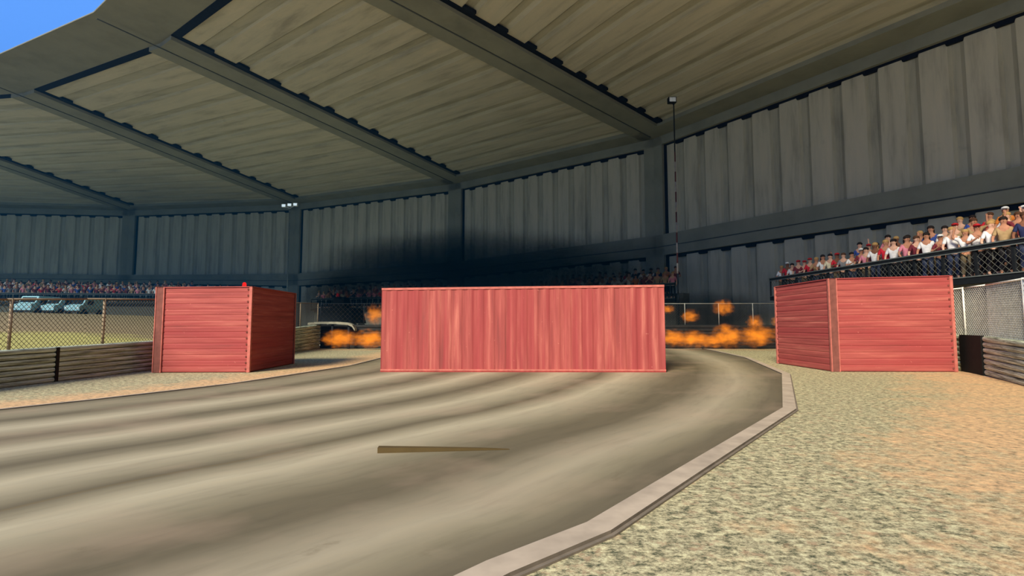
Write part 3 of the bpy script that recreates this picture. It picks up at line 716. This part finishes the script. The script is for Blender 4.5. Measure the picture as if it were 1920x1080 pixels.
# distant people: same figure, one mesh each
FARP = {}
def far_person(loc, rz, pose, shirt, hcol, skin, sc, label, group):
    key = (pose, shirt, hcol, skin)
    if key not in FARP:
        bm = bmesh.new()
        mats = [SKINS[skin], EYE_M, LIP, SHM[shirt], TRM['black'], HRM[hcol]]
        for me, mi in ((PM[pose][0], None), (PM[pose][1], 3), (PM[pose][2], 4), (HM['short'], 5)):
            n0 = len(bm.faces); bm.from_mesh(me); bm.faces.ensure_lookup_table()
            if mi is not None:
                for f in bm.faces[n0:]: f.material_index = mi
        me = bpy.data.meshes.new('far_person'); bm.to_mesh(me); bm.free()
        for m in mats: me.materials.append(m)
        for p in me.polygons: p.use_smooth = True
        FARP[key] = me
    b = bpy.data.objects.new('person', FARP[key]); COL.objects.link(b); b.location = loc; b.rotation_euler = (0, 0, rz); b.scale = (sc,) * 3
    return tag(b, label, 'person', group)

ORD = ['', 'second ', 'third ', 'fourth ', 'fifth ', 'sixth ', 'seventh ', 'eighth ', 'ninth ', 'tenth ', 'eleventh ', 'twelfth ', 'thirteenth ', 'fourteenth ', 'fifteenth ', 'sixteenth ', 'seventeenth ', 'eighteenth ', 'nineteenth ', 'twentieth ']
CHEW = ['white', 'red', 'pink', 'blue', 'white', 'maroon', 'grey', 'navy', 'tan', 'cream', 'white', 'orange', 'pink', 'maroon']
def stand(p0, p1, out, floor, railh, label, rows, span, post_sp, detail, group, where, sc=1.25, dens=.58, mesh_s=.26, base=True, zbase=0, pale=False):
    """p0 = left end of the rail seen from the track, p1 = right end; out = direction away from the track"""
    p0, p1, out = Vector(p0), Vector(p1), Vector(out).normalized(); d = (p1 - p0); L = d.length; d /= L; off = Vector((p0.x, p0.y, zbase))
    t = empty('grandstand', off); tag(t, label, 'grandstand')
    def P(u, w, z): q = p0 + d * u + out * w; return Vector((q.x, q.y, z)) - off
    def bl(bm, u0, u1, w0, w1, z0, z1, mi=0): hull8(bm, [P(u0, w0, z0), P(u1, w0, z0), P(u1, w1, z0), P(u0, w1, z0), P(u0, w0, z1), P(u1, w0, z1), P(u1, w1, z1), P(u0, w1, z1)], mi)
    nr = len(rows); rz_ = .42; rd = .95
    bm = bmesh.new()
    for r in range(nr): bl(bm, 0, L, .12 + r * rd, .12 + (r + 1) * rd, floor - .3, floor + r * rz_)
    finish('terrace', bm, M['concrete'], t)
    bm = bmesh.new(); bl(bm, .2, L - .2, .3, nr * rd, zbase, floor - .3); finish('base_wall', bm, M['concrete'], t)
    bm = bmesh.new(); bl(bm, 0, L, -.1, .12, floor - .28, floor + .02); bl(bm, 0, L, -.13, -.1, floor - .02, floor + .02, 1); finish('bottom_beam', bm, [M['black'], M['greysteel']], t)
    bm = bmesh.new(); bl(bm, 0, L, -.1, .05, floor + railh - .17, floor + railh - .02); bl(bm, 0, L, -.13, .02, floor + railh - .02, floor + railh + .03, 1); bl(bm, 0, L, -.13, -.10, floor + railh - .2, floor + railh - .16, 1)
    finish('top_rail', bm, [M['black'], M['greysteel']], t)
    n = int(L / post_sp)
    for k in range(n + 1):
        u = L * k / n; bm = bmesh.new(); bl(bm, max(0, u - .05), min(L, u + .05), -.08, .02, floor, floor + railh - .15); finish('rail_post', bm, M['black'], t)
    if mesh_s:
        bm = bmesh.new(); H = railh - .17; c = -H; wr = .007
        while c < L:
            for sg in (0, 1):
                lo, hi = max(0, c), min(L, c + H)
                if hi - lo < .02: continue
                wa, wb = (lo - c) / H, (hi - c) / H
                if sg: wa, wb = 1 - wa, 1 - wb
                A, B = P(lo, -.03, floor + wa * H), P(hi, -.03, floor + wb * H); dd = (B - A).normalized(); x = dd.cross(Vector((0, 0, 1))).normalized(); y = dd.cross(x)
                o3 = [x * wr, -x * wr * .5 + y * wr * .87, -x * wr * .5 - y * wr * .87]; VA = [bm.verts.new(A + q) for q in o3]; VB = [bm.verts.new(B + q) for q in o3]
                for i in range(3): bm.faces.new((VA[i], VA[(i + 1) % 3], VB[(i + 1) % 3], VB[i]))
            c += mesh_s
        finish('wire_mesh', bm, M['wire_far'], t)
    rz = math.atan2(-out.y, -out.x) + math.pi / 2
    who = []
    for r, (u0, u1) in enumerate(rows):
        cnt = int((u1 - u0) / (dens * (1 + .12 * r))); used = {}
        for k in range(cnt):
            u = u0 + (k + .5) * (u1 - u0) / cnt + random.uniform(-.1, .1)
            q = p0 + d * u + out * (.55 + r * rd + random.uniform(-.05, .08)); z = floor + r * rz_
            sh = random.choice(CHEW); pose = random.choice(['rail', 'down', 'clap', 'down', 'wave', 'cheer', 'rail', 'down']) ; s = sc * random.uniform(.92, 1.05)
            if pose in ('wave', 'cheer') and random.random() < .6: pose = 'clap'
            if r == 0 and pose == 'rail': pose = 'down'
            skn = random.choice([0, 0, 1, 1, 2]); hc = random.choice(['dark', 'brown', 'dark', 'blond'])
            loc = (q.x, q.y, z); a = math.atan2(-q.y, 2 - q.x) + math.pi / 2 + random.uniform(-.3, .3)
            if detail:
                hair = random.choice(['short', 'short', 'long', 'cap'])
                if hair == 'cap': hc = random.choice(['white', 'redcap'])
                desc = {'short': 'short ' + hc + ' hair', 'long': 'long ' + hc + ' hair', 'cap': ('white' if hc == 'white' else 'red') + ' cap'}[hair]
                who.append((u, sh, desc, r, person(loc, a, pose, sh, random.choice(list(TRM)), hair, hc, skn, s, None, group)))
            else:
                who.append((u, sh, hc + ' hair', r, far_person(loc, a, pose, sh, hc, skn, s, None, group)))
    for i, (u, sh, desc, r, ob) in enumerate(who):
        same = sorted(w[0] for w in who if w[1:4] == (sh, desc, r)); lb = 'person in %s shirt, %s, %s row, %s' % (sh, desc, ['front', 'second', 'third'][r], where)
        if len(same) > 1: lb += ', %ssuch from left' % (ORD[same.index(u)] or 'first ')
        ob['label'] = lb; ob['category'] = 'person'
    return t
# right stand along the right edge of the arena
stand((17.6, 34.7), (18.95, 13.0), (1, .08), 3.41, 1.22, 'near grandstand at the right with black mesh railing full of spectators', [(.1, 18.5), (6, 18.6), (11.0, 19)], None, 1.4, True, 'spectators on the right grandstand', 'right grandstand')
# stand against the back wall, partly hidden by the long container
stand((1.2, 50.5), (12.3, 38.4), (.74, .67), 3.5, 1.15, 'dark smoky grandstand behind the long container and mast', [(0.2, 16.2), (2.5, 16)], None, 1.6, False, 'spectators on the stand behind the long container', 'smoky centre stand', dens=.66, mesh_s=0)
stand((-24.5, 62.5), (-4.5, 53), (.43, .90), 3.5, 1.15, 'dim grandstand behind the gap between the left and middle containers', [(0.2, 21), (1, 21)], None, 1.8, False, 'spectators on the stand behind the gap', 'container gap stand', dens=.8, mesh_s=0)
stand((-70, 66), (-39, 70), (-.12, .99), 4.5, 1.15, 'far grandstand on the left below the blue grey wall', [(0.2, 31), (0.5, 31), (0, 26)], None, 1.9, False, 'spectators on the far left stand', 'far left stand', dens=.72, mesh_s=0)

# ------------------------------------------------------------------ masts, beacon, vehicles, wreck
def mast(u, vtop, Y, r, label, stripes, lamps):
    x = x_at(u, 400, Y); zt = z_at(vtop, Y); t = empty('light_mast', (x, Y, 0)); tag(t, label, 'light mast')
    bm = bmesh.new(); n = 24
    for k in range(n):
        z0, z1 = zt * k / n, zt * (k + 1) / n; mi = 0
        if stripes and .25 < k / n < .78: mi = 1 if k % 2 else 2
        tube(bm, (0, 0, z0), (0, 0, z1), r * (1.25 - .5 * k / n), 8, mi)
    finish('pole', bm, [M['greysteel'] if not stripes else M['black'], M['dullwhite'] if stripes else M['greysteel'], M['dullred'] if stripes else M['greysteel']], t, True)
    bm = bmesh.new(); box(bm, (-.3, -.3, 0), (.3, .3, .12)); finish('base_plate', bm, M['greysteel'], t)
    for dx, dz in lamps:
        bm = bmesh.new(); box(bm, (dx - .28, -.15, zt + dz - .2), (dx + .28, .2, zt + dz + .2), 0); box(bm, (dx - .22, -.18, zt + dz - .15), (dx + .22, -.15, zt + dz + .15), 1)
        tube(bm, (dx, .1, zt + dz), (0, 0, zt - .2), .04, 6, 0)
        finish('floodlight', bm, [M['black'] if stripes else M['white'], M['lampglass'] if stripes else M['floodlight']], t)
    return t
mast(1268, 192, 35.5, .055, 'tall thin dark mast with a lamp on top behind the back fence', True, [(-.12, .15)])
bmx = mast(543, 388, 66, .05, 'thin far mast with three small white lamps at the back left wall', False, [(-.75, .15), (0, .25), (.75, .3)])

bm = bmesh.new(); tube(bm, (0, 0, 0), (0, 0, .05), .09, 12, 0); tube(bm, (0, 0, .05), (0, 0, .16), .07, 12, 1, .06); ball(bm, (0, 0, .16), .06, (1, 1, .9), 10, 1)
be = finish('beacon_lamp', bm, [M['black'], M['beacon']], None, True); be.location = (x_at(458, 540, 17.0), 17.0, .013 + 2.66 + .02)
tag(be, 'small red beacon lamp on top of the left container', 'lamp')

def van(x, y, z, w, h, rz, label):
    t = empty('van', (x, y, z), rz); tag(t, label, 'van', 'pale blue vans beyond the infield'); D = 4.2
    bm = bmesh.new()
    prof = [(0, .35), (0, h * .55), (.55, h * .62), (1.05, h), (D, h), (D, .35)]
    A = [bm.verts.new((-w / 2, yy, zz)) for yy, zz in prof]; B = [bm.verts.new((w / 2, yy, zz)) for yy, zz in prof]
    for i in range(len(prof)): bm.faces.new((A[i], A[(i + 1) % len(prof)], B[(i + 1) % len(prof)], B[i]))
    bm.faces.new(A[::-1]); bm.faces.new(B); bmesh.ops.recalc_face_normals(bm, faces=bm.faces[:])
    bmesh.ops.bevel(bm, geom=bm.edges[:], offset=.06, segments=2, affect='EDGES', profile=.6)
    finish('body', bm, M['van'], t)
    bm = bmesh.new(); quad(bm, [(-w * .42, .585, h * .66), (w * .42, .585, h * .66), (w * .4, .93, h * .93), (-w * .4, .93, h * .93)]); finish('windscreen', bm, M['glass'], t)
    for s in (-1, 1):
        bm = bmesh.new(); quad(bm, [(s * (w / 2 + .01), 1.2, h * .62), (s * (w / 2 + .01), 2.2, h * .62), (s * (w / 2 + .01), 2.2, h * .9), (s * (w / 2 + .01), 1.3, h * .9)]); finish('side_window', bm, M['glass'], t)
        for yy in (.8, 3.3):
            bm = bmesh.new(); tube(bm, (s * (w / 2 - .2), yy, .36), (s * (w / 2 + .02), yy, .36), .36, 16); finish('wheel', bm, M['tyre'], t)
        bm = bmesh.new(); ball(bm, (s * w * .36, .0, h * .42), .1, (1.3, .4, 1), 8); finish('headlight', bm, M['lampglass'], t)
    bm = bmesh.new(); box(bm, (-w / 2, -.08, .3), (w / 2, .05, .5)); finish('bumper', bm, M['black'], t)
for (u, Y, w, h, rz, lb) in ((42, 56, 1.75, 2.1, .12, 'pale blue van at the far left, nearest the photo edge'), (88, 57, 1.7, 1.9, -.1, 'pale blue van parked between two others beyond the infield'), (134, 58, 1.7, 1.9, .1, 'rightmost pale blue van beyond the infield')):
    van(x_at(u, 575, Y), Y, 2.6, w, h, rz, lb)

# charred truck silhouette in the smoke, left gap
tw = empty('burnt_truck', (x_at(628, 590, 38), 38, 0)); tag(tw, 'black burnt out truck silhouette standing in smoke between the containers', 'truck')
bm = bmesh.new(); P_ = [(-1.35, 0, 1.6), (1.35, 0, 1.6), (1.35, 3.5, 1.6), (-1.35, 3.5, 1.6), (-1.2, .2, 2.75), (1.1, .2, 2.75), (1.1, 3.3, 2.75), (-1.2, 3.3, 2.75)]
hull8(bm, P_); finish('body', bm, M['burnt'], tw)
bm = bmesh.new(); hull8(bm, [(-.55, .5, 2.75), (.5, .5, 2.75), (.5, 2.4, 2.75), (-.55, 2.4, 2.75), (-.35, .8, 3.6), (.35, .8, 3.6), (.35, 2.1, 3.6), (-.35, 2.1, 3.6)]); finish('cab', bm, M['burnt'], tw)
for s in (-1, 1):
    for yy in (.7, 2.8):
        bm = bmesh.new(); tube(bm, (s * .95, yy, .8), (s * 1.35, yy, .8), .8, 18); finish('wheel', bm, M['tyre'], tw)
bm = bmesh.new(); tube(bm, (0, .6, 3.6), (0, .6, 3.85), .12, 10); finish('roof_lamp', bm, M['redp'], tw)

# pale curved beam lying along the top of the back barrier, left gap
bm = bmesh.new(); Yb = 31.9
pts = [(x_at(577, 604, Yb), 1.62), (x_at(600, 603, Yb), 1.68), (x_at(630, 603, Yb), 1.68), (x_at(652, 603, Yb), 1.62), (x_at(660, 606, Yb), 1.5), (x_at(665, 611, Yb), 1.25)]
for (xa, za), (xb, zb_) in zip(pts, pts[1:]):
    hull8(bm, [(xa, Yb, za - .14), (xb, Yb, zb_ - .14), (xb, Yb + .5, zb_ - .14), (xa, Yb + .5, za - .14), (xa, Yb, za), (xb, Yb, zb_), (xb, Yb + .5, zb_), (xa, Yb + .5, za)])
o = finish('guard_rail', bm, M['rail_pale'])
p0 = empty('steel_rail', (pts[0][0], Yb, 0)); o.parent = p0; o.location = (-pts[0][0], -Yb, 0); o.location.y = -Yb
tag(p0, 'pale bent guard rail in front of the back barrier between the containers', 'guard rail')
for xx in (pts[0][0] + .15, (pts[0][0] + pts[-1][0]) / 2, pts[3][0]):
    bm = bmesh.new(); box(bm, (xx - .06 - pts[0][0], .18, 0), (xx + .06 - pts[0][0], .32, 1.5)); finish('rail_support', bm, M['black'], p0)

# ------------------------------------------------------------------ fire and smoke (real volumes)
def fire_mat():
    n = NT('flame'); tc = n.n('ShaderNodeTexCoord').outputs['Object']
    info = n.n('ShaderNodeObjectInfo').outputs['Random']
    vm = n.n('ShaderNodeVectorMath', operation='LENGTH'); n.l(tc, vm.inputs[0])
    off = n.n('ShaderNodeVectorMath', operation='ADD'); n.l(tc, off.inputs[0])
    cb = n.n('ShaderNodeCombineXYZ'); sc = n.math('MULTIPLY', info, 40); n.l(sc, cb.inputs[0]); n.l(sc, cb.inputs[2]); n.l(cb.outputs[0], off.inputs[1])
    nz = n.noise(off.outputs[0], 2.6, 4, .6)
    r = n.math('ADD', vm.outputs['Value'], n.math('MULTIPLY', n.math('SUBTRACT', nz, .5), 1.9))
    dens = n.ramp(r, [(.05, (1, 1, 1, 1)), (.35, (.42, .42, .42, 1)), (.72, (0, 0, 0, 1))])
    edge = n.ramp(vm.outputs['Value'], [(.75, (1, 1, 1, 1)), (.98, (0, 0, 0, 1))])
    dd = n.math('MULTIPLY', dens, edge)
    col = n.ramp(dd, [(0, (.60, .15, .015, 1)), (.35, (.85, .22, .012, 1)), (1, (1, .28, .018, 1))])
    e = n.n('ShaderNodeEmission'); n.l(col, e.inputs[0]); n.l(n.math('MULTIPLY', dd, 3.2), e.inputs[1])
    a = n.n('ShaderNodeVolumeAbsorption'); a.inputs[0].default_value = (0, 0, 0, 1); n.l(n.math('MULTIPLY', dd, 2.4), a.inputs[1])
    ad = n.n('ShaderNodeAddShader'); n.l(e.outputs[0], ad.inputs[0]); n.l(a.outputs[0], ad.inputs[1])
    o = n.n('ShaderNodeOutputMaterial'); n.l(ad.outputs[0], o.inputs['Volume']); return n.m
FIRE = fire_mat()
def ell_mesh():
    bm = bmesh.new(); bmesh.ops.create_icosphere(bm, subdivisions=3, radius=1); me = bpy.data.meshes.new('flame'); bm.to_mesh(me); bm.free(); me.materials.append(FIRE); return me
FM = ell_mesh()
def flame(u, v, w, h, label, Y=31.0, ground=False):
    k = Y / 960; o = bpy.data.objects.new('flame', FM); COL.objects.link(o)
    rz = h * k / 2; z = z_at(v, Y)
    if ground: z = max(rz * .86, z)
    o.location = (x_at(u, v, Y), Y, z); o.scale = (w * k / 2, max(.4, w * k * .3), rz)
    tag(o, label, 'flame', 'flames burning at the back of the track')
flame(637, 636, 90, 46, 'orange flame on the ground just right of the left container', ground=True)
flame(694, 636, 92, 48, 'orange flame on the ground at the left end of the long container', 30.6, ground=True)
flame(703, 590, 52, 50, 'small orange flame in the air at the left end of the long container', 31.6)
flame(1262, 634, 80, 44, 'dim orange flame on the ground touching the right end of the long container', 31.4, ground=True)
flame(1300, 640, 84, 46, 'bright low flame on the track just right of the long container', 30.6, ground=True)
flame(1335, 640, 70, 34, 'low dim flame between the two bright ones in the right gap', 31.6, ground=True)
flame(1364, 632, 84, 58, 'tall orange flame in the middle of the right gap', 31.2, ground=True)
flame(1420, 630, 92, 56, 'widest bright flame right of centre in the right gap', 30.9, ground=True)
flame(1415, 604, 44, 36, 'faint flame wisp above the widest flame', 31.8)
flame(1482, 628, 80, 52, 'orange flame beside the left edge of the right container', 30.9, ground=True)
flame(1294, 593, 48, 34, 'small flame puff in front of the fence above the track edge', 31.3)
flame(1356, 577, 52, 42, 'topmost flame puff floating above the back fence', 31.3)
flame(1252, 580, 36, 22, 'tiny dim flame beside the top right corner of the long container', 31.9)
flame(1460, 603, 40, 30, 'faint flame wisp in front of the fence post near the right container', 31.5)
flame(1472, 556, 34, 18, 'tiny faint flame below the left end of the right grandstand', 31.7)

def smoke_mat(dens_):
    n = NT('black smoke'); tc = n.n('ShaderNodeTexCoord').outputs['Object']
    vm = n.n('ShaderNodeVectorMath', operation='LENGTH'); n.l(tc, vm.inputs[0])
    nz = n.noise(n.coord('Object', (3, 2, 1.6)), 1.0, 3, .5)
    r = n.math('ADD', vm.outputs['Value'], n.math('MULTIPLY', n.math('SUBTRACT', nz, .5), .7))
    d = n.ramp(r, [(.15, (1, 1, 1, 1)), (.95, (0, 0, 0, 1))])
    edge = n.ramp(vm.outputs['Value'], [(.7, (1, 1, 1, 1)), (1, (0, 0, 0, 1))])
    a = n.n('ShaderNodeVolumeAbsorption'); a.inputs[0].default_value = (0.02, 0.03, .05, 1); n.l(n.math('MULTIPLY', n.math('MULTIPLY', d, edge), dens_), a.inputs[1])
    o = n.n('ShaderNodeOutputMaterial'); n.l(a.outputs[0], o.inputs['Volume']); return n.m
def smoke(u, v, w, h, Y, dep, dens, label):
    bm = bmesh.new(); bmesh.ops.create_icosphere(bm, subdivisions=3, radius=1); o = finish('smoke_cloud', bm, smoke_mat(dens)); k = Y / 960
    o.location = (x_at(u, v, Y), Y, max(z_at(v, Y), h * k / 2 + .0)); o.scale = (w * k / 2, dep, h * k / 2)
    return tag(o, label, 'smoke', 'black smoke drifting from the fire', 'stuff')
smoke(880, 510, 760, 190, 41, 4.5, .75, 'broad black smoke cloud above the long container')
smoke(1130, 515, 460, 190, 37.2, 2.6, .4, 'thin dark smoke behind the right end of the long container')
smoke(650, 560, 230, 120, 35.3, 1.9, 1.1, 'dark smoke filling the gap between left and middle containers')
smoke(1330, 590, 330, 110, 35.3, 1.8, .9, 'dark smoke low behind the flames right of the long container')

# thin blue-grey haze hanging under the roof
bm = bmesh.new(); hp = [CO[i] + inward(i) * 1.2 for i in range(len(CO)) if CO[i].y > 20]
hp = [Vector((hp[0].x, 19.95))] + hp + [Vector((hp[-1].x + 1.5, 19.95))]
lo_ = [bm.verts.new((p.x, p.y, -.01)) for p in hp]; hi_ = [bm.verts.new((p.x, p.y, 21.3)) for p in hp]
for i in range(len(hp)): bm.faces.new((lo_[i], lo_[(i + 1) % len(hp)], hi_[(i + 1) % len(hp)], hi_[i]))
bm.faces.new(lo_[::-1]); bm.faces.new(hi_); bmesh.ops.recalc_face_normals(bm, faces=bm.faces[:])
n = NT('haze'); vsn = n.n('ShaderNodeVolumeScatter'); vsn.inputs['Color'].default_value = (.06, .45, .9, 1); vsn.inputs['Density'].default_value = .0011
vab = n.n('ShaderNodeVolumeAbsorption'); vab.inputs[0].default_value = (.0, .30, .42, 1); vab.inputs[1].default_value = .0085
vad = n.n('ShaderNodeAddShader'); n.l(vsn.outputs[0], vad.inputs[0]); n.l(vab.outputs[0], vad.inputs[1])
o_ = n.n('ShaderNodeOutputMaterial'); n.l(vad.outputs[0], o_.inputs['Volume'])
hz = finish('haze', bm, n.m); tag(hz, 'thin blue grey haze filling the far half of the arena under the roof', 'haze', kind='stuff')
